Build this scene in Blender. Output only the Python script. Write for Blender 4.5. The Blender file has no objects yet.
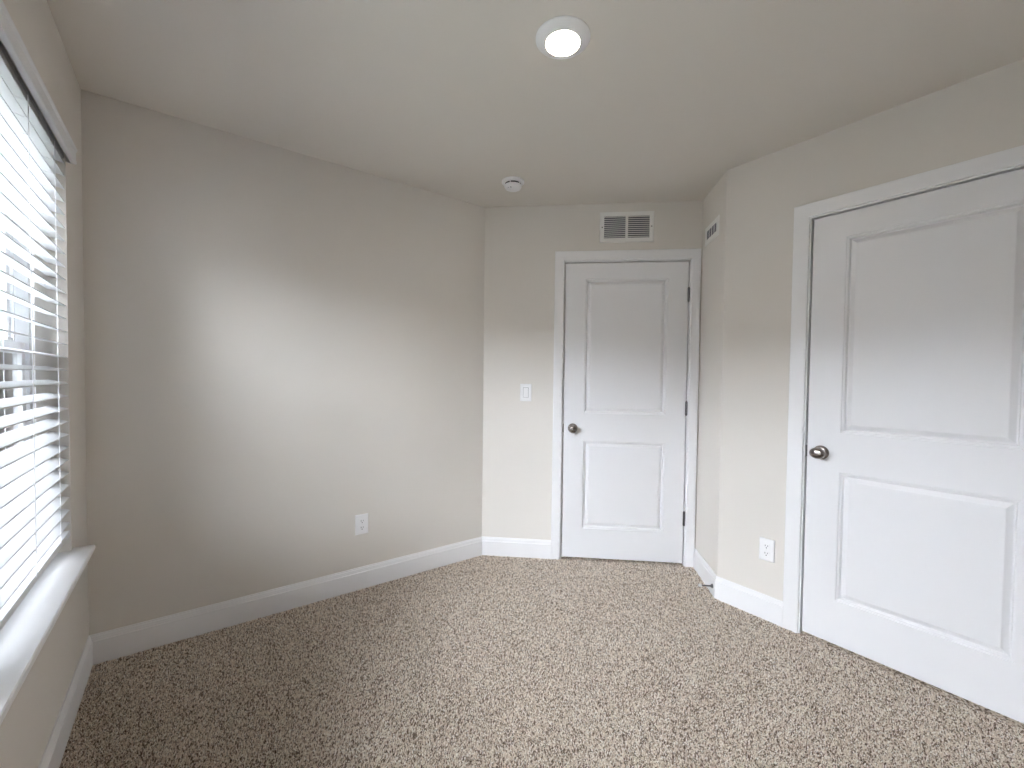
import bpy, bmesh, math, random
import numpy as np
from mathutils import Vector, Matrix

random.seed(7)
sc = bpy.context.scene
COL = sc.collection
PI = math.pi

# ------------------------------------------------------------------ camera
IMG_W, IMG_H = 1024.0, 768.0
F_PX, PITCH, ROLL, YAW, EYE = 432.07, 0.02668, 0.01173, 0.6460, 1.264
CX, CY = 514.8, 388.5
fw = Vector((math.sin(YAW) * math.cos(PITCH), math.cos(YAW) * math.cos(PITCH), -math.sin(PITCH)))
rt = Vector((math.cos(YAW), -math.sin(YAW), 0))
up = rt.cross(fw)
r2 = rt * math.cos(ROLL) + up * math.sin(ROLL)
u2 = -rt * math.sin(ROLL) + up * math.cos(ROLL)
cam_data = bpy.data.cameras.new('camera')
cam = bpy.data.objects.new('camera', cam_data)
COL.objects.link(cam)
m = Matrix.Identity(4)
for i in range(3):
    m[i][0], m[i][1], m[i][2] = r2[i], u2[i], -fw[i]
m[2][3] = EYE
cam.matrix_world = m
cam_data.sensor_fit = 'HORIZONTAL'
cam_data.sensor_width = 36.0
cam_data.lens = F_PX / IMG_W * 36.0
cam_data.shift_x = (IMG_W / 2 - CX) / IMG_W
cam_data.shift_y = (CY - IMG_H / 2) / IMG_W
cam_data.clip_start = 0.01
cam_data.clip_end = 300
sc.camera = cam

# ------------------------------------------------------------------ world and exposure
SKY = 14.0
EXPOSURE = 1.33
world = bpy.data.worlds.new('overcast_sky')
sc.world = world
world.use_nodes = True
nt = world.node_tree
nt.nodes.clear()
wo = nt.nodes.new('ShaderNodeOutputWorld')
bg = nt.nodes.new('ShaderNodeBackground')
tc = nt.nodes.new('ShaderNodeTexCoord')
sx = nt.nodes.new('ShaderNodeSeparateXYZ')
cr = nt.nodes.new('ShaderNodeValToRGB')
cr.color_ramp.elements[0].position = 0.0
cr.color_ramp.elements[0].color = (0.86, 0.905, 1.0, 1)
cr.color_ramp.elements[1].position = 0.6
cr.color_ramp.elements[1].color = (0.88, 0.92, 1.0, 1)
bg.inputs['Strength'].default_value = SKY
nt.links.new(tc.outputs['Generated'], sx.inputs[0])
nt.links.new(sx.outputs['Z'], cr.inputs['Fac'])
nt.links.new(cr.outputs['Color'], bg.inputs['Color'])
nt.links.new(bg.outputs[0], wo.inputs['Surface'])

vs = sc.view_settings
sc.display_settings.display_device = 'sRGB'
vs.view_transform = 'Standard'
vs.look = 'None'
vs.exposure = EXPOSURE
vs.gamma = 1.0
vs.use_curve_mapping = False
cy = sc.cycles
cy.max_bounces = 14
cy.diffuse_bounces = 10
cy.glossy_bounces = 4
cy.transparent_max_bounces = 16
cy.use_denoising = True
cy.caustics_reflective = False
cy.caustics_refractive = False

# ------------------------------------------------------------------ room plan (metres, floor at z = 0)
H = 2.44
A = Vector((-0.3528, 2.5588))     # window wall meets blank wall
B = Vector((1.6520, 2.5588))      # blank wall meets the slanted entry wall
ANG = 0.75674
dv = Vector((math.cos(ANG), -math.sin(ANG)))
ev = Vector((-math.sin(ANG), -math.cos(ANG)))
L_ENTRY, L_JOG = 1.4562, 0.4163
Cc = B + dv * L_ENTRY
Dd = Cc + ev * L_JOG
YB = -0.60
Ee = Vector((Dd.x, YB))
Ff = Vector((A.x, YB))
POLY = [A, B, Cc, Dd, Ee, Ff]     # clockwise seen from above: the room lies to the right of each run
L_RIGHT = Dd.y - YB
L_WIN = A.y - YB
WT = 0.16

# ------------------------------------------------------------------ helpers
def mat(name, col, rough=0.5, metal=0.0, spec=0.5, bump=None, var=None, coat=0.0):
    """procedural Principled material; bump=(scale, strength, distance), var=(scale, amount)"""
    mt = bpy.data.materials.new(name)
    mt.use_nodes = True
    t = mt.node_tree
    b = t.nodes['Principled BSDF']
    b.inputs['Base Color'].default_value = (*col, 1)
    b.inputs['Roughness'].default_value = rough
    b.inputs['Metallic'].default_value = metal
    b.inputs['Specular IOR Level'].default_value = spec
    b.inputs['Coat Weight'].default_value = coat
    co = t.nodes.new('ShaderNodeTexCoord')
    if bump:
        n = t.nodes.new('ShaderNodeTexNoise')
        n.inputs['Scale'].default_value = bump[0]
        n.inputs['Detail'].default_value = 3
        bp = t.nodes.new('ShaderNodeBump')
        bp.inputs['Strength'].default_value = bump[1]
        bp.inputs['Distance'].default_value = bump[2]
        t.links.new(co.outputs['Object'], n.inputs['Vector'])
        t.links.new(n.outputs['Fac'], bp.inputs['Height'])
        t.links.new(bp.outputs['Normal'], b.inputs['Normal'])
    if var:
        n = t.nodes.new('ShaderNodeTexNoise')
        n.inputs['Scale'].default_value = var[0]
        n.inputs['Detail'].default_value = 4
        mx = t.nodes.new('ShaderNodeMix')
        mx.data_type = 'RGBA'
        mx.inputs['A'].default_value = (*[c * (1 - var[1]) for c in col], 1)
        mx.inputs['B'].default_value = (*[min(1, c * (1 + var[1])) for c in col], 1)
        t.links.new(co.outputs['Object'], n.inputs['Vector'])
        t.links.new(n.outputs['Fac'], mx.inputs['Factor'])
        t.links.new(mx.outputs['Result'], b.inputs['Base Color'])
    return mt


class MB:
    """collects shapes in wall coordinates (s along the wall, o out into the room, z up)"""
    def __init__(self, flip=1.0):
        self.bm = bmesh.new()
        self.flip = flip

    def v(self, s, o, z):
        return self.bm.verts.new((s * self.flip, -o, z))

    def box(self, s0, s1, o0, o1, z0, z1, bevel=0.0):
        vs_ = [self.v(s, o, z) for s in (s0, s1) for o in (o0, o1) for z in (z0, z1)]
        fs = []
        for q in ((0, 1, 3, 2), (4, 6, 7, 5), (0, 4, 5, 1), (2, 3, 7, 6), (0, 2, 6, 4), (1, 5, 7, 3)):
            fs.append(self.bm.faces.new([vs_[i] for i in q]))
        if bevel:
            es = list({e for f in fs for e in f.edges})
            bmesh.ops.bevel(self.bm, geom=es, offset=bevel, segments=2, affect='EDGES', profile=0.6)
        return self

    def rings(self, rects, cap=True):
        """rects: list of (s0, s1, z0, z1, o); bridges each to the next, caps the last"""
        prev = None
        for (s0, s1, z0, z1, o) in rects:
            cur = [self.v(s0, o, z0), self.v(s1, o, z0), self.v(s1, o, z1), self.v(s0, o, z1)]
            if prev:
                for i in range(4):
                    self.bm.faces.new((prev[i], prev[(i + 1) % 4], cur[(i + 1) % 4], cur[i]))
            prev = cur
        if cap:
            self.bm.faces.new(prev)
        return self

    def quad(self, *p):
        self.bm.faces.new([self.v(*q) for q in p])
        return self

    def prism(self, pts0, pts1, caps=True):
        """two matching closed outlines joined by side faces"""
        a = [self.v(*p) for p in pts0]
        b = [self.v(*p) for p in pts1]
        n = len(a)
        for i in range(n):
            self.bm.faces.new((a[i], a[(i + 1) % n], b[(i + 1) % n], b[i]))
        if caps:
            self.bm.faces.new(a[::-1])
            self.bm.faces.new(b)
        return self

    def lathe(self, prof, centre, axis='o', n=32):
        """prof: (radius, distance along the axis); axis 'o' points into the room, 'z' up, 's' along the wall"""
        cs, co_, cz = centre
        loops = []
        for r, h in prof:
            if r < 1e-6:
                k = {'o': (cs, co_ + h, cz), 'z': (cs, co_, cz + h), 's': (cs + h, co_, cz)}[axis]
                loops.append([self.v(*k)])
                continue
            lp = []
            for i in range(n):
                a = 2 * PI * i / n
                c, s_ = r * math.cos(a), r * math.sin(a)
                k = {'o': (cs + c, co_ + h, cz + s_), 'z': (cs + c, co_ + s_, cz + h), 's': (cs + h, co_ + c, cz + s_)}[axis]
                lp.append(self.v(*k))
            loops.append(lp)
        for a, b in zip(loops, loops[1:]):
            for i in range(n):
                j = (i + 1) % n
                if len(a) == 1 and len(b) == 1:
                    continue
                if len(a) == 1:
                    self.bm.faces.new((a[0], b[j], b[i]))
                elif len(b) == 1:
                    self.bm.faces.new((a[i], a[j], b[0]))
                else:
                    self.bm.faces.new((a[i], a[j], b[j], b[i]))
        for lp in (loops[0], loops[-1]):
            if len(lp) > 1:
                self.bm.faces.new(lp)
        return self

    def tube(self, p0, p1, r, n=10):
        p0, p1 = Vector(p0), Vector(p1)
        d = (p1 - p0).normalized()
        a = d.orthogonal().normalized()
        b = d.cross(a)
        ls = []
        for p in (p0, p1):
            ls.append([self.v(*(p + a * r * math.cos(2 * PI * i / n) + b * r * math.sin(2 * PI * i / n))) for i in range(n)])
        for i in range(n):
            j = (i + 1) % n
            self.bm.faces.new((ls[0][i], ls[0][j], ls[1][j], ls[1][i]))
        self.bm.faces.new(ls[0][::-1])
        self.bm.faces.new(ls[1])
        return self

    def build(self, name, material, parent=None, smooth=False):
        bmesh.ops.recalc_face_normals(self.bm, faces=self.bm.faces)
        me = bpy.data.meshes.new(name)
        self.bm.to_mesh(me)
        self.bm.free()
        me.materials.append(material)
        o = bpy.data.objects.new(name, me)
        COL.objects.link(o)
        if smooth:
            for p in me.polygons:
                p.use_smooth = True
            try:
                me.set_sharp_from_angle(angle=math.radians(38))
            except Exception:
                pass
        if parent:
            o.parent = parent
        return o


def tag(o, label, cat, group=None, kind=None):
    o['label'] = label
    o['category'] = cat
    if group:
        o['group'] = group
    if kind:
        o['kind'] = kind
    return o


def frame(p0, p1):
    """matrix of a wall frame: x along the wall from p0, -y into the room, z up"""
    t = (p1 - p0).normalized()
    n = Vector((t.y, -t.x))
    mt = Matrix.Identity(4)
    mt[0][0], mt[1][0] = t.x, t.y
    mt[0][1], mt[1][1] = -n.x, -n.y
    mt[0][3], mt[1][3] = p0.x, p0.y
    return mt


FR = {'back': frame(A, B), 'entry': frame(B, Cc), 'jog': frame(Cc, Dd), 'right': frame(Dd, Ee), 'front': frame(Ee, Ff)}
fr_w = frame(Ff, A)
fr_w[0][3], fr_w[1][3] = A.x, A.y
FR['win'] = fr_w                                   # s is measured back from A, so shapes there use flip = -1


def empty(name, wall, s=0.0, o=0.0, z=0.0):
    e = bpy.data.objects.new(name, None)
    COL.objects.link(e)
    e.empty_display_size = 0.05
    sg = -1.0 if wall == 'win' else 1.0
    e.matrix_world = FR[wall] @ Matrix.Translation((sg * s, -o, z))
    return e


def copy_tree(o, parent=None):
    c = o.copy()
    COL.objects.link(c)
    if parent:
        c.parent = parent
        c.matrix_parent_inverse = o.matrix_parent_inverse.copy()
    for ch in o.children:
        copy_tree(ch, c)
    return c


# ------------------------------------------------------------------ materials
M_WALL = mat('wall_paint', (0.69, 0.658, 0.615), 0.85, spec=0.25, bump=(260, 0.12, 0.002))
M_CEIL = mat('ceiling_paint', (0.69, 0.655, 0.605), 0.95, spec=0.15, bump=(220, 0.15, 0.002))
M_TRIM = mat('white_trim_paint', (0.79, 0.79, 0.80), 0.35, spec=0.5)
M_DOOR = mat('white_door_paint', (0.77, 0.77, 0.785), 0.40, spec=0.5, bump=(90, 0.03, 0.001))
M_SILL = mat('white_sill_paint', (0.82, 0.82, 0.83), 0.28, spec=0.5)
M_PLASTIC = mat('white_plastic', (0.82, 0.82, 0.83), 0.35)
M_VINYL = mat('white_vinyl', (0.83, 0.84, 0.85), 0.35)
M_SLAT = mat('white_blind_slat', (0.70, 0.71, 0.73), 0.40)
M_CORD = mat('white_cord', (0.86, 0.86, 0.88), 0.8)
M_GREYRAIL = mat('grey_blind_headrail', (0.45, 0.46, 0.47), 0.5)
M_NICKEL = mat('satin_nickel', (0.33, 0.30, 0.28), 0.25, metal=1.0)
M_HINGE = mat('dark_hinge_metal', (0.16, 0.155, 0.16), 0.35, metal=0.9)
M_DARK = mat('dark_recess', (0.012, 0.012, 0.014), 0.9)
M_SLOT = mat('dark_grey_slot', (0.05, 0.05, 0.055), 0.7)
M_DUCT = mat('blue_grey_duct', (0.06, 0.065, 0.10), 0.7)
M_VENT = mat('white_vent_enamel', (0.78, 0.77, 0.75), 0.4)
M_RUBBER = mat('white_rubber', (0.85, 0.85, 0.85), 0.7)
M_SIDING = mat('white_siding', (0.84, 0.86, 0.88), 0.7, bump=(30, 0.1, 0.01))
M_TAN = mat('taupe_siding', (0.26, 0.245, 0.23), 0.7, bump=(30, 0.1, 0.01))  # kept dark so the unseen houses bounce little daylight
M_HTRIM = mat('white_house_trim', (0.85, 0.86, 0.87), 0.6)
M_HGLASS = mat('dark_window_glass', (0.16, 0.21, 0.25), 0.1)
M_DECK = mat('grey_deck_railing', (0.42, 0.44, 0.46), 0.6)
M_GROUND = mat('grey_pavement', (0.20, 0.21, 0.19), 0.9, var=(0.4, 0.2))
M_ROOF = mat('grey_shingle_roof', (0.16, 0.16, 0.17), 0.9, var=(6, 0.3))

# clear window glass: lets daylight straight through with a faint mirror reflection
M_GLASS = bpy.data.materials.new('clear_glass')
M_GLASS.use_nodes = True
t = M_GLASS.node_tree
t.nodes.clear()
o_ = t.nodes.new('ShaderNodeOutputMaterial')
mx = t.nodes.new('ShaderNodeMixShader')
fr = t.nodes.new('ShaderNodeFresnel')
fr.inputs['IOR'].default_value = 1.25
tr = t.nodes.new('ShaderNodeBsdfTransparent')
tr.inputs['Color'].default_value = (0.96, 0.98, 0.98, 1)
gl = t.nodes.new('ShaderNodeBsdfGlossy')
gl.inputs['Roughness'].default_value = 0.02
t.links.new(fr.outputs[0], mx.inputs[0])
t.links.new(tr.outputs[0], mx.inputs[1])
t.links.new(gl.outputs[0], mx.inputs[2])
t.links.new(mx.outputs[0], o_.inputs[0])

# insect screen: a fine dark mesh that lets about two thirds of the light through
M_SCREEN = bpy.data.materials.new('insect_mesh')
M_SCREEN.use_nodes = True
t = M_SCREEN.node_tree
t.nodes.clear()
o_ = t.nodes.new('ShaderNodeOutputMaterial')
mx = t.nodes.new('ShaderNodeMixShader')
mx.inputs[0].default_value = 0.36
tr = t.nodes.new('ShaderNodeBsdfTransparent')
df = t.nodes.new('ShaderNodeBsdfDiffuse')
df.inputs['Color'].default_value = (0.10, 0.10, 0.11, 1)
t.links.new(tr.outputs[0], mx.inputs[1])
t.links.new(df.outputs[0], mx.inputs[2])
t.links.new(mx.outputs[0], o_.inputs[0])

# lit lamp lens
M_LENS = bpy.data.materials.new('lit_lamp_lens')
M_LENS.use_nodes = True
b = M_LENS.node_tree.nodes['Principled BSDF']
b.inputs['Base Color'].default_value = (0.9, 0.88, 0.84, 1)
b.inputs['Emission Color'].default_value = (1.0, 0.87, 0.70, 1)
b.inputs['Emission Strength'].default_value = 30.0

# carpet: each tuft takes its own yarn colour
def carpet_mat(name, attr):
    mt = bpy.data.materials.new(name)
    mt.use_nodes = True
    t = mt.node_tree
    b = t.nodes['Principled BSDF']
    b.inputs['Roughness'].default_value = 1.0
    b.inputs['Specular IOR Level'].default_value = 0.05
    r = t.nodes.new('ShaderNodeValToRGB')
    r.color_ramp.interpolation = 'LINEAR'
    el = r.color_ramp.elements
    el[0].position = 0.0
    el[0].color = (0.105, 0.070, 0.047, 1)
    el[1].position = 1.0
    el[1].color = (0.98, 0.93, 0.86, 1)
    for p, c in ((0.22, (0.26, 0.20, 0.155)), (0.5, (0.71, 0.59, 0.475)), (0.78, (0.89, 0.80, 0.69))):
        e = el.new(p)
        e.color = (*c, 1)
    if attr:
        a = t.nodes.new('ShaderNodeAttribute')
        a.attribute_name = attr
        t.links.new(a.outputs['Fac'], r.inputs['Fac'])
    else:
        co = t.nodes.new('ShaderNodeTexCoord')
        vo = t.nodes.new('ShaderNodeTexVoronoi')
        vo.inputs['Scale'].default_value = 150
        t.links.new(co.outputs['Object'], vo.inputs['Vector'])
        t.links.new(vo.outputs['Color'], r.inputs['Fac'])
        bp = t.nodes.new('ShaderNodeBump')
        bp.inputs['Strength'].default_value = 0.6
        bp.inputs['Distance'].default_value = 0.004
        t.links.new(vo.outputs['Distance'], bp.inputs['Height'])
        t.links.new(bp.outputs['Normal'], b.inputs['Normal'])
    t.links.new(r.outputs['Color'], b.inputs['Base Color'])
    return mt


M_CARPET = carpet_mat('carpet_backing', None)
M_TUFT = carpet_mat('carpet_yarn', 'yarn')

# ------------------------------------------------------------------ room shell
def off_poly(d):
    """the room outline pushed outwards by d, mitred"""
    out = []
    n = len(POLY)
    for i in range(n):
        p, a, b_ = POLY[i], POLY[i - 1], POLY[(i + 1) % n]
        t0, t1 = (p - a).normalized(), (b_ - p).normalized()
        n0, n1 = Vector((-t0.y, t0.x)), Vector((-t1.y, t1.x))      # outward (left of travel)
        k = (n0 + n1) / (1 + n0.dot(n1))
        out.append(p + k * d)
    return out


OUT = off_poly(WT)


def struct(o, label, cat):
    o['kind'] = 'structure'
    o['label'] = label
    o['category'] = cat
    return o


def slab(name, pts, z0, z1, material):
    bm = bmesh.new()
    lo = [bm.verts.new((p.x, p.y, z0)) for p in pts]
    hi = [bm.verts.new((p.x, p.y, z1)) for p in pts]
    n = len(pts)
    bm.faces.new(lo)
    bm.faces.new(hi)
    for i in range(n):
        bm.faces.new((lo[i], lo[(i + 1) % n], hi[(i + 1) % n], hi[i]))
    bmesh.ops.recalc_face_normals(bm, faces=bm.faces)
    me = bpy.data.meshes.new(name)
    bm.to_mesh(me)
    bm.free()
    me.materials.append(material)
    o = bpy.data.objects.new(name, me)
    COL.objects.link(o)
    return o


struct(slab('floor', OUT, -0.12, -0.004, M_CARPET), 'beige and brown speckled carpet floor of the room', 'floor')
struct(slab('ceiling', OUT, H, H + 0.12, M_CEIL), 'plain greige painted ceiling with one lamp and a smoke alarm', 'ceiling')


def wall(name, i, material, label, hole=None):
    """wall along run i of the outline, mitred outside; hole = (s0, s1, z0, z1, depth) is a recess or, with depth None, an opening"""
    p0, p1 = POLY[i], POLY[(i + 1) % 6]
    q0, q1 = OUT[i], OUT[(i + 1) % 6]
    t_ = (p1 - p0).normalized()
    n_ = Vector((-t_.y, t_.x))
    L = (p1 - p0).length
    bm = bmesh.new()

    def W(s, d, z):
        p = p0 + t_ * s + n_ * d
        return bm.verts.new((p.x, p.y, z))

    a0 = (q0 - p0).dot(t_)
    a1 = (q1 - p0).dot(t_)

    def block(s0, s1, d0, d1, z0, z1, e0=0.0, e1=0.0):
        vv = [W(s0, d0, z0), W(s1, d0, z0), W(s1 + e1, d1, z0), W(s0 + e0, d1, z0),
              W(s0, d0, z1), W(s1, d0, z1), W(s1 + e1, d1, z1), W(s0 + e0, d1, z1)]
        for q in ((0, 1, 2, 3), (4, 5, 6, 7), (0, 1, 5, 4), (1, 2, 6, 5), (2, 3, 7, 6), (3, 0, 4, 7)):
            bm.faces.new([vv[k] for k in q])

    z_lo, z_hi = -0.004, H
    if not hole:
        block(0, L, 0, WT, z_lo, z_hi, a0, a1 - L)
    else:
        s0, s1, z0, z1, dep = hole
        block(0, s0, 0, WT, z_lo, z_hi, a0, 0)
        block(s1, L, 0, WT, z_lo, z_hi, 0, a1 - L)
        block(s0, s1, 0, WT, z1, z_hi)
        if z0 > 0:
            block(s0, s1, 0, WT, z_lo, z0)
        if dep is not None:
            block(s0, s1, dep, WT, z_lo if z0 <= 0 else z0, z1)
    bmesh.ops.remove_doubles(bm, verts=bm.verts, dist=1e-5)
    bmesh.ops.recalc_face_normals(bm, faces=bm.faces)
    me = bpy.data.meshes.new(name)
    bm.to_mesh(me)
    bm.free()
    me.materials.append(material)
    o = bpy.data.objects.new(name, me)
    COL.objects.link(o)
    return struct(o, label, 'wall')


# window opening, measured back from A
WS0, WS1, WZ0, WZ1 = 0.307, 2.140, 0.578, 2.055      # mulled pair of windows over one sill; unseen second left bare for daylight
WMID = 1.2235
# door openings: slab edges along their walls
D1 = (0.566, 1.376)
D2 = (0.4325, 1.2475)
DZ0, DZ1 = 0.017, 2.044
JG = 0.016                           # jamb board thickness beyond the slab gap

wall('wall_back', 0, M_WALL, 'long blank greige wall left of the entry door', None)
wall('wall_entry', 1, M_WALL, 'slanted greige wall holding the narrow white door and return vent', (D1[0] - JG - 0.008, D1[1] + JG + 0.008, -1, DZ1 + JG + 0.008, 0.11))
wall('wall_return', 2, M_WALL, 'short greige return wall with a small supply register', None)
wall('wall_right', 3, M_WALL, 'greige wall holding the large white door at the right', (D2[0] - JG - 0.008, D2[1] + JG + 0.008, -1, DZ1 + JG + 0.008, 0.11))
wall('wall_front', 4, M_WALL, 'greige wall behind the viewer', None)
wall('wall_left', 5, M_WALL, 'greige wall with the window and white blind', (L_WIN - WS1, L_WIN - WS0, WZ0, WZ1, None))

# ------------------------------------------------------------------ carpet pile: short twisted tufts over the whole floor
def carpet():
    rng = np.random.default_rng(3)
    parts, sizes = [], []
    for step, y0, y1 in ((0.0043, 0.0, A.y + 0.01), (0.0065, YB, 0.0)):       # denser where the floor is in view
        gx, gy = np.meshgrid(np.arange(Ff.x, Cc.x + 0.02, step), np.arange(y0, y1, step))
        q = np.stack([gx.ravel(), gy.ravel()], 1)
        parts.append(q + rng.uniform(-0.5, 0.5, q.shape) * step * 0.95)
        sizes.append(np.full(len(q), step / 0.0050))
    P, size = np.concatenate(parts), np.concatenate(sizes)
    ins = np.ones(len(P), bool)
    # inside test as an intersection/union of half planes (the outline has one re-entrant corner at D)
    def side(p, q, d=0.006):
        t_ = np.array([(q - p).x, (q - p).y])
        t_ /= np.linalg.norm(t_)
        n_ = np.array([t_[1], -t_[0]])
        return (P - np.array([p.x, p.y])) @ n_ > d
    ins &= side(A, B) & side(B, Cc) & side(Ee, Ff) & side(Ff, A)
    ins &= (side(Cc, Dd) & (P[:, 1] > Dd.y)) | (side(Dd, Ee) & (P[:, 1] <= Dd.y))
    P, size = P[ins], size[ins]
    n = len(P)
    h = rng.uniform(0.006, 0.0095, n)
    # slow swirls in how the pile lies, as a vacuum leaves them
    ph = 1.3 * np.sin(P[:, 0] * 3.1 + 1.0) + 1.1 * np.sin(P[:, 1] * 2.7 + P[:, 0] * 1.7)
    lean = np.stack([np.cos(ph), np.sin(ph)], 1) * 0.0016 + rng.normal(0, 0.0025, (n, 2))
    rad = rng.uniform(0.0022, 0.0032, n) * size
    rot = rng.uniform(0, 2 * PI, n)
    yarn = np.clip(np.where(rng.random(n) < 0.16, rng.normal(0.12, 0.10, n), rng.normal(0.62, 0.25, n)), 0, 1)
    V = np.zeros((n, 7, 3), np.float32)
    for k in range(3):
        a = rot + 2 * PI * k / 3
        V[:, k, 0] = P[:, 0] + np.cos(a) * rad * 0.8
        V[:, k, 1] = P[:, 1] + np.sin(a) * rad * 0.8
        V[:, k, 2] = -0.004
        a2 = a + 0.9
        V[:, 3 + k, 0] = P[:, 0] + lean[:, 0] * 0.7 + np.cos(a2) * rad
        V[:, 3 + k, 1] = P[:, 1] + lean[:, 1] * 0.7 + np.sin(a2) * rad
        V[:, 3 + k, 2] = -0.004 + h * 0.72
    V[:, 6, 0] = P[:, 0] + lean[:, 0]
    V[:, 6, 1] = P[:, 1] + lean[:, 1]
    V[:, 6, 2] = -0.004 + h
    T = np.array([[0, 1, 4], [0, 4, 3], [1, 2, 5], [1, 5, 4], [2, 0, 3], [2, 3, 5], [3, 4, 6], [4, 5, 6], [5, 3, 6]], np.int32)
    F = (T[None] + (np.arange(n, dtype=np.int32) * 7)[:, None, None]).reshape(-1)
    me = bpy.data.meshes.new('carpet_pile')
    me.vertices.add(n * 7)
    me.vertices.foreach_set('co', V.reshape(-1))
    nf = n * 9
    me.loops.add(nf * 3)
    me.loops.foreach_set('vertex_index', F)
    me.polygons.add(nf)
    me.polygons.foreach_set('loop_start', np.arange(nf, dtype=np.int32) * 3)
    at = me.attributes.new('yarn', 'FLOAT', 'POINT')
    at.data.foreach_set('value', np.repeat(yarn, 7).astype(np.float32))
    me.update(calc_edges=True)
    me.materials.append(M_TUFT)
    o = bpy.data.objects.new('carpet_pile', me)
    COL.objects.link(o)
    tag(o, 'speckled beige and brown cut pile covering the whole floor', 'carpet', kind='stuff')


carpet()

# ------------------------------------------------------------------ baseboards
BB_PROF = [(0, 0), (0.0135, 0), (0.0135, 0.102), (0.0100, 0.1045), (0.0095, 0.111), (0.0085, 0.114), (0.0080, 0.120), (0.0050, 0.1245), (0.0045, 0.130), (0, 0.130)]


def baseboard(name, runs, label):
    """runs: (wall, s0, s1, mitre0, mitre1); mitre = change of s per metre of offset"""
    for wname, s0, s1, m0, m1 in runs:
        b = MB(-1.0 if wname == 'win' else 1.0)
        b.prism([(s0 + m0 * o, o, z) for o, z in BB_PROF], [(s1 + m1 * o, o, z) for o, z in BB_PROF])
        o = b.build(name, M_TRIM)
        o.matrix_world = FR[wname]
        struct(o, label, 'baseboard')


th = PI / 2 - ANG / 2                # half the inside angle at B
mB = 1 / math.tan((PI - ANG) / 2)    # corner B inside angle is 180 - ANG degrees
mD = math.tan((PI / 2 - ANG) / 2)    # outside corner at D
baseboard('baseboard_back', [('back', 0, B.x - A.x, 1, -mB)], 'white baseboard along the long blank wall')
baseboard('baseboard_entry', [('entry', 0, 0.4905, mB, 0)], 'short white baseboard between wall corner and entry door casing')
baseboard('baseboard_return', [('jog', 0, L_JOG, 1, mD)], 'short white baseboard with the door stop')
baseboard('baseboard_right', [('right', 0, 0.350, -mD, 0)], 'white baseboard below the outlet beside the large door')
baseboard('baseboard_right', [('right', 1.330, L_RIGHT, 0, -1)], 'white baseboard past the far side of the large door')
baseboard('baseboard_left', [('win', 0, L_WIN, 1, -1)], 'white baseboard below the window')
baseboard('baseboard_front', [('front', 0, Dd.x - A.x, 1, -1)], 'white baseboard on the wall behind the viewer')

# ------------------------------------------------------------------ doors
def panel_door(name, wall, s0, s1, panels, knob_s, knob_z, hinge_s, face, label, latch_s, knob_kind):
    """door slab with moulded panels; its face lies at offset `face` from the wall"""
    root = empty(name, wall, s0, 0, 0)
    w = s1 - s0
    b = MB()
    T = 0.035
    ss = [0, panels[0][0] - s0, panels[0][1] - s0, w]
    zs = [DZ0, panels[1][2], panels[1][3], panels[0][2], panels[0][3], DZ1]
    for i in range(3):
        for j in range(5):
            if i == 1 and j in (1, 3):
                continue
            b.quad((ss[i], face, zs[j]), (ss[i + 1], face, zs[j]), (ss[i + 1], face, zs[j + 1]), (ss[i], face, zs[j + 1]))
    for (p0, p1, z0, z1) in panels:
        p0, p1 = p0 - s0, p1 - s0
        rr = []
        for d, o in ((0, 0), (0.0025, -0.004), (0.010, -0.0055), (0.015, -0.0155), (0.0195, -0.0155), (0.038, -0.0040), (0.041, -0.0035)):
            rr.append((p0 + d, p1 - d, z0 + d, z1 - d, face + o))
        b.rings(rr)
    e = 0.0
    b.rings([(e, w - e, DZ0, DZ1, face), (e, w - e, DZ0, DZ1, face - T)])
    bmesh.ops.remove_doubles(b.bm, verts=b.bm.verts, dist=1e-5)
    b.build('door_slab', M_DOOR, root)
    # knob
    ks = knob_s - s0
    k = MB().lathe([(0.0, 0.017), (0.011, 0.017), (0.0120, 0.024), (0.017, 0.029), (0.0250, 0.035), (0.0288, 0.043), (0.0282, 0.051), (0.024, 0.058), (0.015, 0.0625), (0.0, 0.064)], (ks, face, knob_z), 'o', 32)
    if knob_kind == 'egg':
        for v in k.bm.verts:
            v.co.x = ks + (v.co.x - ks) * 1.16
            v.co.z = knob_z + (v.co.z - knob_z) * 0.93
    ko = k.build('knob', M_NICKEL, root, True)
    ko['label'] = 'satin nickel knob'
    r = MB().lathe([(0.0, 0.0), (0.0335, 0.0), (0.0335, 0.0025), (0.031, 0.006), (0.022, 0.0095), (0.014, 0.011), (0.0115, 0.024), (0.0, 0.024)], (ks, face, knob_z), 'o', 36)
    r.build('rosette', M_NICKEL, ko, True)
    # latch face in the gap beside the knob
    MB().box(latch_s - s0 - 0.0024, latch_s - s0 + 0.0024, face - 0.026, face + 0.0025, knob_z - 0.028, knob_z + 0.028, 0.0005).build('latch_plate', M_HINGE, root)
    if hinge_s is not None:
        for hz in (1.825, 1.067, 0.322):
            hb = MB()
            x = hinge_s - s0
            for q in range(5):
                z0 = hz - 0.044 + q * 0.0178
                hb.lathe([(0, 0), (0.0075, 0), (0.0075, 0.0172), (0, 0.0172)], (x, face + 0.0045, z0), 'z', 14)
            hb.lathe([(0, 0), (0.0045, 0), (0.0055, 0.003), (0.003, 0.006), (0, 0.0065)], (x, face + 0.0045, hz + 0.045), 'z', 14)
            hb.lathe([(0, 0), (0.003, 0.0005), (0.0055, 0.003), (0.0045, 0.0065), (0, 0.0065)], (x, face + 0.0045, hz - 0.0505), 'z', 14)
            hb.box(x - 0.0025, x + 0.0025, face - 0.030, face + 0.001, hz - 0.044, hz + 0.044)
            hb.build('hinge', M_HINGE, root, True)['label'] = 'dark metal butt hinge'
    return struct(root, label, 'door')


CAS = 0.066


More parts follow.
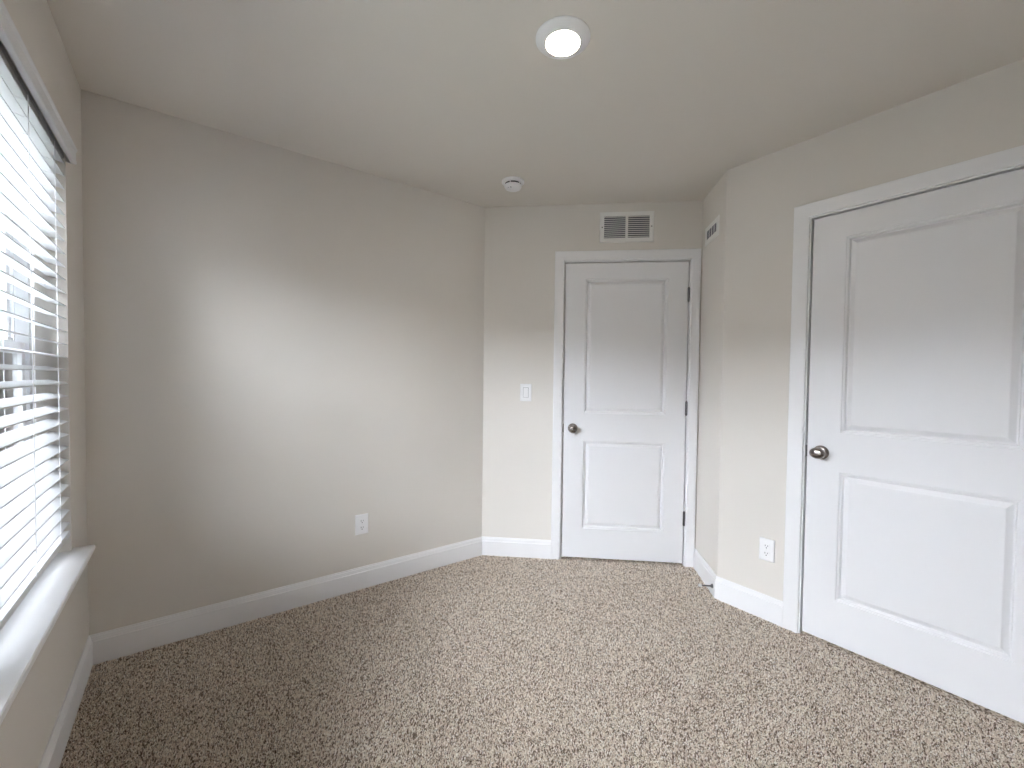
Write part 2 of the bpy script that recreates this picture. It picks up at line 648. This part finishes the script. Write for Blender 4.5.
def casing(name, wall, s0, s1, o0, o1, label):
    """flat casing with eased edges plus the jamb boards and stops of a door opening; o0/o1: outer edges of the two legs"""
    root = empty(name, wall, s0, 0, 0)
    g = 0.008
    # the jamb: two legs and a head lining the opening
    j = MB()
    for a, b_ in ((-g - JG, -g), (s1 - s0 + g, s1 - s0 + g + JG)):
        j.box(a, b_, -0.108, 0.0, 0.0, DZ1 + g + JG)
    j.box(-g, s1 - s0 + g, -0.108, 0.0, DZ1 + g, DZ1 + g + JG)
    for a, b_ in ((-g, 0.009), (s1 - s0 - 0.009, s1 - s0 + g)):
        j.box(a, b_, -0.075, -0.0415, 0.0, DZ1 + g)
    j.box(0.009, s1 - s0 - 0.009, -0.075, -0.0415, DZ1 - 0.009, DZ1 + g)
    j.build('jamb', M_TRIM, root)
    # the casing: mitred boards, slightly thicker at the outer edge
    iz = DZ1 + 0.0145
    li, ri = -0.0145, s1 - s0 + 0.0145
    lo, ro = o0 - s0, o1 - s0
    oz = 2.123
    prof = [(0.0, 0.0), (0.0, 0.0095), (0.03, 0.0115), (0.12, 0.0125), (0.88, 0.0150), (0.97, 0.0150), (1.0, 0.0130), (1.0, 0.0)]
    L = lambda f: li + (lo - li) * f
    R = lambda f: ri + (ro - ri) * f
    Z = lambda f: iz + (oz - iz) * f
    c = MB()
    c.prism([(L(f), o, 0.0) for f, o in prof], [(L(f), o, Z(f)) for f, o in prof])
    c.prism([(R(f), o, 0.0) for f, o in prof], [(R(f), o, Z(f)) for f, o in prof])
    c.prism([(L(f), o, Z(f)) for f, o in prof], [(R(f), o, Z(f)) for f, o in prof])
    bmesh.ops.remove_doubles(c.bm, verts=c.bm.verts, dist=1e-5)
    c.build('casing', M_TRIM, root)
    return struct(root, label, 'door trim')


panel_door('door_1', 'entry', D1[0], D1[1], [(0.700, 1.246, 1.020, 1.936), (0.703, 1.248, 0.222, 0.829)], 0.627, 0.915, D1[1] + 0.003, -0.007,
           'narrow white two panel door with hinges on its right, in the slanted wall', D1[0] - 0.004, 'round')
casing('trim_1', 'entry', D1[0], D1[1], 0.490, 1.4475, 'white casing around the narrow hinged door')
panel_door('door_2', 'right', D2[0], D2[1], [(0.565, 1.121, 1.020, 1.932), (0.566, 1.124, 0.226, 0.834)], 0.490, 0.918, None, -0.007,
           'large white two panel door with egg knob on the right wall', D2[0] - 0.004, 'egg')
casing('trim_2', 'right', D2[0], D2[1], 0.3505, 1.3300, 'white casing around the large door on the right')

# ------------------------------------------------------------------ window: vinyl double hung in a drywall recess, with a deep stool
win = empty('window_1', 'win', 0, 0, 0)
FO0, FO1 = -0.158, -0.088            # depth of the vinyl frame
fw_ = 0.045
ZM = 1.335
fb = MB(-1)
UNITS = ((WS0, WMID - 0.012), (WMID + 0.012, WS1))
for u0, u1 in UNITS:
    fb.box(u0, u0 + fw_, FO0, FO1, WZ0, WZ1)
    fb.box(u1 - fw_, u1, FO0, FO1, WZ0, WZ1)
    fb.box(u0 + fw_, u1 - fw_, FO0, FO1, WZ1 - fw_, WZ1)
    fb.box(u0 + fw_, u1 - fw_, FO0, FO1, WZ0, WZ0 + 0.055)
    for a in (u0 + fw_, u1 - fw_ - 0.012):
        fb.box(a, a + 0.012, -0.128, -0.120, WZ0 + 0.055, WZ1 - fw_)
fb.box(WMID - 0.012, WMID + 0.012, FO0, FO1 + 0.004, WZ0, WZ1)
fb.build('window_frame', M_VINYL, win)


def sash(name, u0, u1, z0, z1, o0, o1):
    b = MB(-1)
    r = 0.038
    s0, s1 = u0 + fw_ + 0.001, u1 - fw_ - 0.001
    b.box(s0, s0 + r, o0, o1, z0, z1, 0.002)
    b.box(s1 - r, s1, o0, o1, z0, z1, 0.002)
    b.box(s0 + r, s1 - r, o0, o1, z0, z0 + r, 0.002)
    b.box(s0 + r, s1 - r, o0, o1, z1 - r, z1, 0.002)
    o = b.build(name, M_VINYL, win)
    g = MB(-1)
    oc = (o0 + o1) / 2
    g.quad((s0 + r - 0.004, oc, z0 + r - 0.004), (s1 - r + 0.004, oc, z0 + r - 0.004), (s1 - r + 0.004, oc, z1 - r + 0.004), (s0 + r - 0.004, oc, z1 - r + 0.004))
    g.build('glass_pane', M_GLASS, o)
    return o


for u0, u1 in UNITS:
    sash('upper_sash', u0, u1, ZM - 0.012, WZ1 - fw_ - 0.001, -0.150, -0.129)
    ls_ = sash('lower_sash', u0, u1, WZ0 + 0.056, ZM + 0.026, -0.119, -0.097)
    for s_ in (u0 + 0.19, u1 - 0.19):
        lk = MB(-1)
        lk.box(s_ - 0.03, s_ + 0.03, -0.116, -0.099, ZM + 0.026, ZM + 0.036, 0.002)
        lk.lathe([(0, 0), (0.009, 0), (0.009, 0.007), (0, 0.007)], (s_, -0.108, ZM + 0.036), 'z', 16)
        lk.build('sash_lock', M_VINYL, ls_)
    scr = MB(-1)
    scr.quad((u0 + fw_, -0.1555, WZ0 + 0.055), (u1 - fw_, -0.1555, WZ0 + 0.055), (u1 - fw_, -0.1555, ZM), (u0 + fw_, -0.1555, ZM))
    scr.build('insect_screen', M_SCREEN, win)
# stool: tongue inside the opening, nosing with horns in front of the wall
st = MB(-1)
SZ0, SZ1 = 0.578, 0.600
prof = [(0.0, SZ0), (0.052, SZ0), (0.058, SZ0 + 0.003), (0.060, SZ0 + 0.010), (0.059, SZ1 - 0.003), (0.055, SZ1), (0.0, SZ1)]
st.prism([(WS0 - 0.036, o, z) for o, z in prof], [(WS1 + 0.036, o, z) for o, z in prof])
st.box(WS0 + 0.0005, WS1 - 0.0005, -0.088, 0.0, SZ0 + 0.0005, SZ1)
st.build('window_sill', M_SILL, win)
struct(win, 'white vinyl double hung window behind the blind, with a deep white sill', 'window')

# ------------------------------------------------------------------ venetian blind
BS0, BS1 = 0.315, 1.215
PITCH_S, Z_TOP, N_SLAT = 0.0467, 2.0157, 29
TILT = math.radians(14)
SW = 0.050
blind = empty('venetian_blind', 'win', 0.765, -0.027, 2.0)
BX, BO, BZ = 0.765, -0.027, 2.0


def bpart():
    return MB(-1)


def put(o):
    o.matrix_parent_inverse = Matrix.Translation((BX, BO, -BZ))    # shapes are given in wall coordinates
    return o


hr = bpart()
hr.box(BS0, BS1, -0.056, -0.002, 2.031, 2.053, 0.0015)
hro = put(hr.build('headrail', M_GREYRAIL, blind))
hro['label'] = 'grey blind headrail'
LAD = (0.467, 0.765, 1.063)
for s_ in LAD:
    q = bpart().box(s_ - 0.006, s_ + 0.006, -0.046, -0.008, 2.0296, 2.0322)
    put(q.build('cord_hole', M_DARK, hro)).matrix_parent_inverse = Matrix.Identity(4)
va = bpart()
vp = [(0.012, 2.026), (0.026, 2.026), (0.0275, 2.030), (0.0275, 2.038), (0.0255, 2.041), (0.0255, 2.068), (0.029, 2.073), (0.030, 2.080), (0.028, 2.084), (0.012, 2.084)]
va.prism([(0.293, o, z) for o, z in vp], [(1.222, o, z) for o, z in vp])
for a in (0.293, 1.214):
    va.box(a, a + 0.008, 0.0015, 0.0125, 2.026, 2.084)
put(va.build('valance', M_SLAT, blind))
ct, st_ = math.cos(TILT), math.sin(TILT)
for i in range(N_SLAT):
    zf = Z_TOP - PITCH_S * i                      # height of the room-side edge
    b = bpart()
    th_ = 0.0034
    top, bot = [], []
    for k in range(7):
        u = k / 6.0
        crown = 0.0010 * (1 - (2 * u - 1) ** 2)
        o = -0.002 - SW * u * ct
        z = zf + SW * u * st_
        top.append((o - (th_ / 2 + crown) * st_ * -1 * 0, z + th_ / 2 + crown))
        bot.append((o, z - th_ / 2 + crown))
    outl = top + bot[::-1]
    b.prism([(BS0, o, z) for o, z in outl], [(BS1, o, z) for o, z in outl])
    put(b.build('slat', M_SLAT, blind))
zb = Z_TOP - PITCH_S * (N_SLAT - 1)
br = bpart()
br.box(BS0, BS1, -0.052, -0.001, 0.660, 0.680, 0.002)
bro = put(br.build('bottom_rail', M_SLAT, blind))
for s_ in LAD:
    c = bpart()
    c.tube((s_, 0.0006, 0.676), (s_, 0.0006, 2.031), 0.0011, 8)
    c.tube((s_, -0.0535, 0.676), (s_, -0.0535, 2.031), 0.0011, 8)
    for i in range(N_SLAT):
        zf = Z_TOP - PITCH_S * i
        c.tube((s_, 0.0006, zf - 0.003), (s_, -0.0535, zf + SW * st_ - 0.003), 0.0008, 6)
    put(c.build('ladder_cord', M_CORD, blind))
    bu = bpart().lathe([(0, 0), (0.006, 0), (0.007, 0.004), (0.004, 0.007), (0, 0.007)], (s_, -0.012, 0.6535), 'z', 14)
    put(bu.build('cord_button', M_PLASTIC, bro)).matrix_parent_inverse = Matrix.Identity(4)
tag(blind, 'white venetian blind with half open slats hanging in the window above the white sill', 'window blind')
# ------------------------------------------------------------------ ceiling lamp and smoke alarm
def ceiling_thing(name, x, y, rot=0.0):
    e = bpy.data.objects.new(name, None)
    COL.objects.link(e)
    e.empty_display_size = 0.05
    e.location = (x, y, H)
    e.rotation_euler = (0, 0, rot)
    return e


lamp = ceiling_thing('ceiling_lamp', 1.043, 1.130)
MB().lathe([(0.0, -0.0), (0.0945, -0.0), (0.0945, -0.0035), (0.092, -0.006), (0.0600, -0.0185), (0.0585, -0.0187), (0.0580, -0.0160), (0, -0.0160)], (0, 0, 0), 'z', 64).build('trim_ring', M_PLASTIC, lamp, True)
MB().lathe([(0.0, -0.0162), (0.0575, -0.0162), (0.0575, -0.0192), (0.0565, -0.0200), (0.0, -0.0206)], (0, 0, 0), 'z', 64).build('lens', M_LENS, lamp, True)['label'] = 'glowing round lens'
tag(lamp, 'lit round disc lamp with white trim ring on the ceiling', 'ceiling lamp')

sm = ceiling_thing('smoke_detector', 1.565, 2.118, math.radians(-180))
MB().lathe([(0, 0), (0.068, 0), (0.068, -0.008), (0.064, -0.012), (0.050, -0.0130), (0, -0.0130)], (0, 0, 0), 'z', 48).build('mounting_base', M_PLASTIC, sm, True)
MB().lathe([(0, -0.015), (0.0475, -0.015), (0.0475, -0.024), (0, -0.024)], (0, 0, 0), 'z', 48).build('smoke_slot', M_DARK, sm, True)['label'] = 'dark smoke entry gap'
cv = MB().lathe([(0, -0.0245), (0.051, -0.0245), (0.053, -0.028), (0.0515, -0.034), (0.046, -0.043), (0.034, -0.049), (0, -0.051)], (0, 0, 0), 'z', 48).build('cover', M_PLASTIC, sm, True)
for k in range(5):
    a = k * PI * 0.4 + 0.9
    q = MB().box(-0.0025, 0.0025, 0.044, 0.0500, -0.0245, -0.0130)
    bmesh.ops.rotate(q.bm, verts=q.bm.verts, cent=(0, 0, 0), matrix=Matrix.Rotation(a, 3, 'Z'))
    q.build('spacer_rib', M_PLASTIC, cv)
MB().lathe([(0, -0.046), (0.010, -0.046), (0.010, -0.0505), (0.008, -0.052), (0, -0.0522)], (0.018, 0.012, 0), 'z', 24).build('test_button', M_PLASTIC, cv, True)
MB().lathe([(0, -0.038), (0.0035, -0.038), (0.003, -0.0475), (0, -0.048)], (0.036, -0.004, 0), 'z', 12).build('indicator_light', M_SLOT, cv, True)
MB().box(0.022, 0.034, -0.022, -0.019, -0.049, -0.045).build('sounder_slot', M_SLOT, cv)
tag(sm, 'small round white smoke detector on the ceiling near the entry door', 'smoke detector')

# ------------------------------------------------------------------ return grille above the entry door
vt = empty('return_vent', 'entry', 0.966, 0, 2.279)
b = MB()
w2, h2 = 0.1755, 0.0995
op = [(-0.149, -0.0085), (0.0085, 0.149)]
xs_ = [-w2, op[0][0], op[0][1], op[1][0], op[1][1], w2]
zs_ = [-h2, -0.0725, 0.0725, h2]
for i in range(5):
    for j in range(3):
        if j == 1 and i in (1, 3):
            continue
        b.quad((xs_[i], 0.008, zs_[j]), (xs_[i + 1], 0.008, zs_[j]), (xs_[i + 1], 0.008, zs_[j + 1]), (xs_[i], 0.008, zs_[j + 1]))
b.rings([(-w2, w2, -h2, h2, 0.008), (-w2 - 0.003, w2 + 0.003, -h2 - 0.003, h2 + 0.003, 0.0)], cap=False)
for a, c in op:
    b.rings([(a, c, -0.0725, 0.0725, 0.008), (a, c, -0.0725, 0.0725, 0.0005)], cap=False)
bmesh.ops.remove_doubles(b.bm, verts=b.bm.verts, dist=1e-5)
b.build('vent_frame', M_VENT, vt)
b = MB()
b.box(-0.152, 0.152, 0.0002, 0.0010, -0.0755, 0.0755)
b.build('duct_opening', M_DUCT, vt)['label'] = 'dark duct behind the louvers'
b = MB()
for a, c in op:
    for k in range(11):
        z = -0.0655 + k * 0.0131
        b.prism([(a, 0.0012, z + 0.0046), (a, 0.0022, z + 0.0052), (a, 0.0085, z - 0.0018), (a, 0.0080, z - 0.0030)],
                [(c, 0.0012, z + 0.0046), (c, 0.0022, z + 0.0052), (c, 0.0085, z - 0.0018), (c, 0.0080, z - 0.0030)])
b.build('louver_bank', M_VENT, vt)
for a in (-0.162, 0.162):
    MB().lathe([(0, 0.008), (0.0042, 0.008), (0.0035, 0.0100), (0, 0.0104)], (a, 0, 0), 'o', 14).build('screw', M_SLOT, vt, True)
tag(vt, 'white two bank return air vent on the wall above the narrow door', 'wall vent')

# ------------------------------------------------------------------ supply register on the return wall
rg = empty('supply_register', 'jog', 0.193, 0, 2.174)
b = MB()
w2, h2, iw, ih = 0.121, 0.0575, 0.088, 0.027
xs_ = [-w2 + 0.004, -iw, iw, w2 - 0.004]
zs_ = [-h2 + 0.004, -ih, ih, h2 - 0.004]
for i in range(3):
    for j in range(3):
        if i == 1 and j == 1:
            continue
        b.quad((xs_[i], 0.006, zs_[j]), (xs_[i + 1], 0.006, zs_[j]), (xs_[i + 1], 0.006, zs_[j + 1]), (xs_[i], 0.006, zs_[j + 1]))
b.rings([(-w2 + 0.004, w2 - 0.004, -h2 + 0.004, h2 - 0.004, 0.006), (-w2, w2, -h2, h2, 0.0025), (-w2, w2, -h2, h2, 0.0)], cap=False)
b.rings([(-iw, iw, -ih, ih, 0.006), (-iw, iw, -ih, ih, 0.0006)], cap=False)
bmesh.ops.remove_doubles(b.bm, verts=b.bm.verts, dist=1e-5)
b.build('register_frame', M_VENT, rg)
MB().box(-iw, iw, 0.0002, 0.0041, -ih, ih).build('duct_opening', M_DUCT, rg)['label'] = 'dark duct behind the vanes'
b = MB()
for k in range(3):
    x = -iw + (k + 1) * iw / 2
    b.box(x - 0.0016, x + 0.0016, 0.0040, 0.0052, -ih, ih)
for k in range(12):
    x = -iw + 0.0073 + k * 0.0147
    b.box(x - 0.0004, x + 0.0004, 0.0040, 0.0046, -ih, ih)
b.build('vane_grid', M_VENT, rg)
for a in (-0.106, 0.106):
    MB().lathe([(0, 0.006), (0.0038, 0.006), (0.003, 0.0078), (0, 0.0081)], (a, 0, 0), 'o', 14).build('screw', M_VENT, rg, True)
tag(rg, 'small white supply register high on the short return wall', 'wall vent')

# ------------------------------------------------------------------ switch and outlets
def plate(b, w, h, t=0.006):
    b.rings([(-w, w, -h, h, 0.0), (-w, w, -h, h, t * 0.45), (-w + 0.002, w - 0.002, -h + 0.002, h - 0.002, t * 0.8), (-w + 0.006, w - 0.006, -h + 0.006, h - 0.006, t)])


sw = empty('light_switch', 'entry', 0.3005, 0, 1.157)
b = MB()
plate(b, 0.0395, 0.0605)
b.build('cover_plate', M_PLASTIC, sw)
b = MB().box(-0.0185, 0.0185, 0.0058, 0.0064, -0.0345, 0.0345)
b.build('paddle_gap', M_SLOT, sw)
b = MB()
b.prism([(-0.0170, 0.006, -0.033), (-0.0170, 0.0125, -0.033), (-0.0170, 0.0085, 0.0), (-0.0170, 0.0090, 0.033), (-0.0170, 0.006, 0.033)],
        [(0.0170, 0.006, -0.033), (0.0170, 0.0125, -0.033), (0.0170, 0.0085, 0.0), (0.0170, 0.0090, 0.033), (0.0170, 0.006, 0.033)])
b.build('rocker_paddle', M_PLASTIC, sw)
tag(sw, 'white rocker light switch on the wall left of the narrow door', 'light switch')

ou = empty('wall_outlet', 'back', 1.1615, 0, 0.3845)
b = MB()
plate(b, 0.0375, 0.0590)
b.build('cover_plate', M_PLASTIC, ou)
for zc in (-0.0195, 0.0195):
    b = MB()
    n = 28
    lo, hi = [], []
    for i in range(n):
        a = 2 * PI * i / n
        x, z = 0.0172 * math.cos(a), max(-0.0138, min(0.0138, 0.0172 * math.sin(a)))
        lo.append((x, 0.0055, zc + z))
        hi.append((x, 0.0078, zc + z))
    b.prism(lo, hi)
    rc = b.build('receptacle', M_PLASTIC, ou)
    for x, hh in ((-0.0063, 0.0042), (0.0063, 0.0034)):
        MB().box(x - 0.0012, x + 0.0012, 0.0072, 0.0081, zc + 0.0030 - hh, zc + 0.0030 + hh).build('slot', M_DARK, rc)
    MB().lathe([(0, 0.0072), (0.0026, 0.0072), (0.0026, 0.0081), (0, 0.0081)], (0, 0, zc - 0.0085), 'o', 14).build('ground_hole', M_DARK, rc)
MB().lathe([(0, 0.0055), (0.003, 0.0055), (0.0026, 0.0068), (0, 0.0070)], (0, 0, 0), 'o', 12).build('screw', M_VENT, ou, True)
tag(ou, 'white duplex outlet low on the long blank wall', 'outlet', 'duplex wall outlets')
o2 = copy_tree(ou)
o2.matrix_world = FR['right'] @ Matrix.Translation((0.263, 0, 0.3705))
o2['label'] = 'white duplex outlet low on the wall between the two doors'

# ------------------------------------------------------------------ door stop screwed to the short baseboard
ds = empty('door_stop', 'jog', 0.386, 0.0135, 0.056)
MB().lathe([(0, 0), (0.0125, 0), (0.0125, 0.003), (0.0095, 0.008), (0.0055, 0.011), (0.0045, 0.016), (0.0040, 0.062), (0.0052, 0.064), (0, 0.064)], (0, 0, 0), 'o', 20).build('stem', M_HINGE, ds, True)['label'] = 'dark metal stem'
MB().lathe([(0, 0.063), (0.0085, 0.063), (0.0090, 0.068), (0.0085, 0.077), (0.006, 0.0795), (0, 0.080)], (0, 0, 0), 'o', 20).build('bumper_tip', M_RUBBER, ds, True)['label'] = 'white rubber tip'
tag(ds, 'dark metal door stop with white tip on the short baseboard', 'door stop')

# ------------------------------------------------------------------ outside: what shows through the open slats, plus unseen houses added for the daylight
GZ = -3.0
g = slab('ground', [Vector((-60, -60)), Vector((-60, 60)), Vector((60, 60)), Vector((60, -60))], GZ - 0.2, GZ, M_GROUND)
struct(g, 'grey ground between the neighbouring houses', 'ground')


def wbox(b, x0, x1, y0, y1, z0, z1):
    vv = [b.bm.verts.new((x, y, z)) for x in (x0, x1) for y in (y0, y1) for z in (z0, z1)]
    for q in ((0, 1, 3, 2), (4, 6, 7, 5), (0, 4, 5, 1), (2, 3, 7, 6), (0, 2, 6, 4), (1, 5, 7, 3)):
        b.bm.faces.new([vv[i] for i in q])
    return b


def house(name, x0, x1, y0, y1, ztop, face, wins, label, siding=None):
    """box house with lap siding, pitched roof and windows on one face: face 'y' looks to -Y, 'x' looks to +X"""
    e = bpy.data.objects.new(name, None)
    COL.objects.link(e)
    e.location = ((x0 + x1) / 2, (y0 + y1) / 2, GZ)
    inv = Matrix.Translation(-e.location)
    b = MB()
    wbox(b, x0, x1, y0, y1, GZ, ztop)
    n = int((ztop - GZ) / 0.18)
    for k in range(n):
        z = GZ + 0.18 * k
        if face == 'y':
            wbox(b, x0, x1, y0 - 0.018, y0, z, z + 0.165)
        else:
            wbox(b, x1, x1 + 0.018, y0, y1, z, z + 0.165)
    b.build('siding_wall', siding or M_SIDING, e).matrix_parent_inverse = inv
    b = MB()
    ym, xm = (y0 + y1) / 2, (x0 + x1) / 2
    if face == 'y':
        o = [(x0 - 0.3, ztop), (x1 + 0.3, ztop), (x1 + 0.3, ztop + 0.15), (xm, ztop + 1.2), (x0 - 0.3, ztop + 0.15)]
        a = [b.bm.verts.new((x, y0 - 0.3, z)) for x, z in o]
        c = [b.bm.verts.new((x, y1 + 0.3, z)) for x, z in o]
    else:
        o = [(y0 - 0.3, ztop), (y1 + 0.3, ztop), (y1 + 0.3, ztop + 0.15), (ym, ztop + 1.2), (y0 - 0.3, ztop + 0.15)]
        a = [b.bm.verts.new((x0 - 0.3, y, z)) for y, z in o]
        c = [b.bm.verts.new((x1 + 0.3, y, z)) for y, z in o]
    for i in range(5):
        b.bm.faces.new((a[i], a[(i + 1) % 5], c[(i + 1) % 5], c[i]))
    b.bm.faces.new(a)
    b.bm.faces.new(c)
    b.build('roof', M_ROOF, e).matrix_parent_inverse = inv
    for (c0, c1, z0, z1) in wins:
        f = MB()
        p = MB()
        tr_ = 0.10
        if face == 'y':
            for q in ((c0 - tr_, c0, z0 - tr_, z1 + tr_), (c1, c1 + tr_, z0 - tr_, z1 + tr_), (c0, c1, z1, z1 + tr_), (c0, c1, z0 - tr_, z0), (c0, c1, (z0 + z1) / 2 - 0.03, (z0 + z1) / 2 + 0.03)):
                wbox(f, q[0], q[1], y0 - 0.06, y0 - 0.018, q[2], q[3])
            wbox(p, c0, c1, y0 - 0.03, y0 - 0.019, z0, z1)
        else:
            for q in ((c0 - tr_, c0, z0 - tr_, z1 + tr_), (c1, c1 + tr_, z0 - tr_, z1 + tr_), (c0, c1, z1, z1 + tr_), (c0, c1, z0 - tr_, z0), (c0, c1, (z0 + z1) / 2 - 0.03, (z0 + z1) / 2 + 0.03)):
                wbox(f, x1 + 0.018, x1 + 0.06, q[0], q[1], q[2], q[3])
            wbox(p, x1 + 0.019, x1 + 0.03, c0, c1, z0, z1)
        fo = f.build('house_window', M_HTRIM, e)
        fo.matrix_parent_inverse = inv
        p.build('pane', M_HGLASS, fo)
    return tag(e, label, 'house')


nh = house('neighbour_house', -9.0, -1.25, 8.6, 17.0, 5.2, 'y',
           [(-1.95, -1.55, 1.5, 3.0), (-2.75, -2.3, 1.5, 3.0), (-3.9, -3.2, 1.5, 3.0), (-2.6, -1.6, -1.2, 0.95), (-4.4, -3.3, -1.2, 0.95)],
           'white sided neighbouring house with a grey railed balcony, seen through the blind')
house('unseen_facing_house', -24.0, -15.0, -16.0, 18.0, 3.2, 'x',  # unseen house, added to hide the low sky from the upper walls
      [(y, y + 1.0, z, z + 1.5) for y in (-13, -9.5, -6, -2.5, 1, 4.5, 8, 11.5, 15) for z in (-2.0, 0.8)],
      'long unseen taupe sided house across from the window, added to cut low daylight', M_TAN)
house('unseen_side_house', -10.0, -1.25, -14.5, -6.0, 5.2, 'x', [(-12.5, -11.5, 0.8, 2.3), (-9.5, -8.5, 0.8, 2.3)],  # unseen wing, added to block slanting daylight onto the blank wall
      'unseen taupe sided house wing behind the viewer, added to block daylight', M_TAN)
inv = Matrix.Translation(-nh.location)
wbox(MB(), -3.9, -1.3, 7.4, 8.58, 1.02, 1.20).build('balcony_deck', M_HTRIM, nh).matrix_parent_inverse = inv
for x in (-3.85, -2.6, -1.35):
    wbox(MB(), x - 0.05, x + 0.05, 7.42, 7.52, 1.20, 2.25).build('balcony_post', M_HTRIM, nh).matrix_parent_inverse = inv
for x in (-3.85, -1.35):
    wbox(MB(), x - 0.06, x + 0.06, 7.42, 7.54, GZ, 1.02).build('support_post', M_HTRIM, nh).matrix_parent_inverse = inv
b = MB()
wbox(b, -3.8, -1.4, 7.44, 7.50, 2.14, 2.20)
wbox(b, -3.8, -1.4, 7.44, 7.50, 1.28, 1.33)
for k in range(20):
    x = -3.72 + k * 0.119
    wbox(b, x - 0.01, x + 0.01, 7.46, 7.48, 1.33, 2.14)
b.build('balcony_railing', M_DECK, nh).matrix_parent_inverse = inv
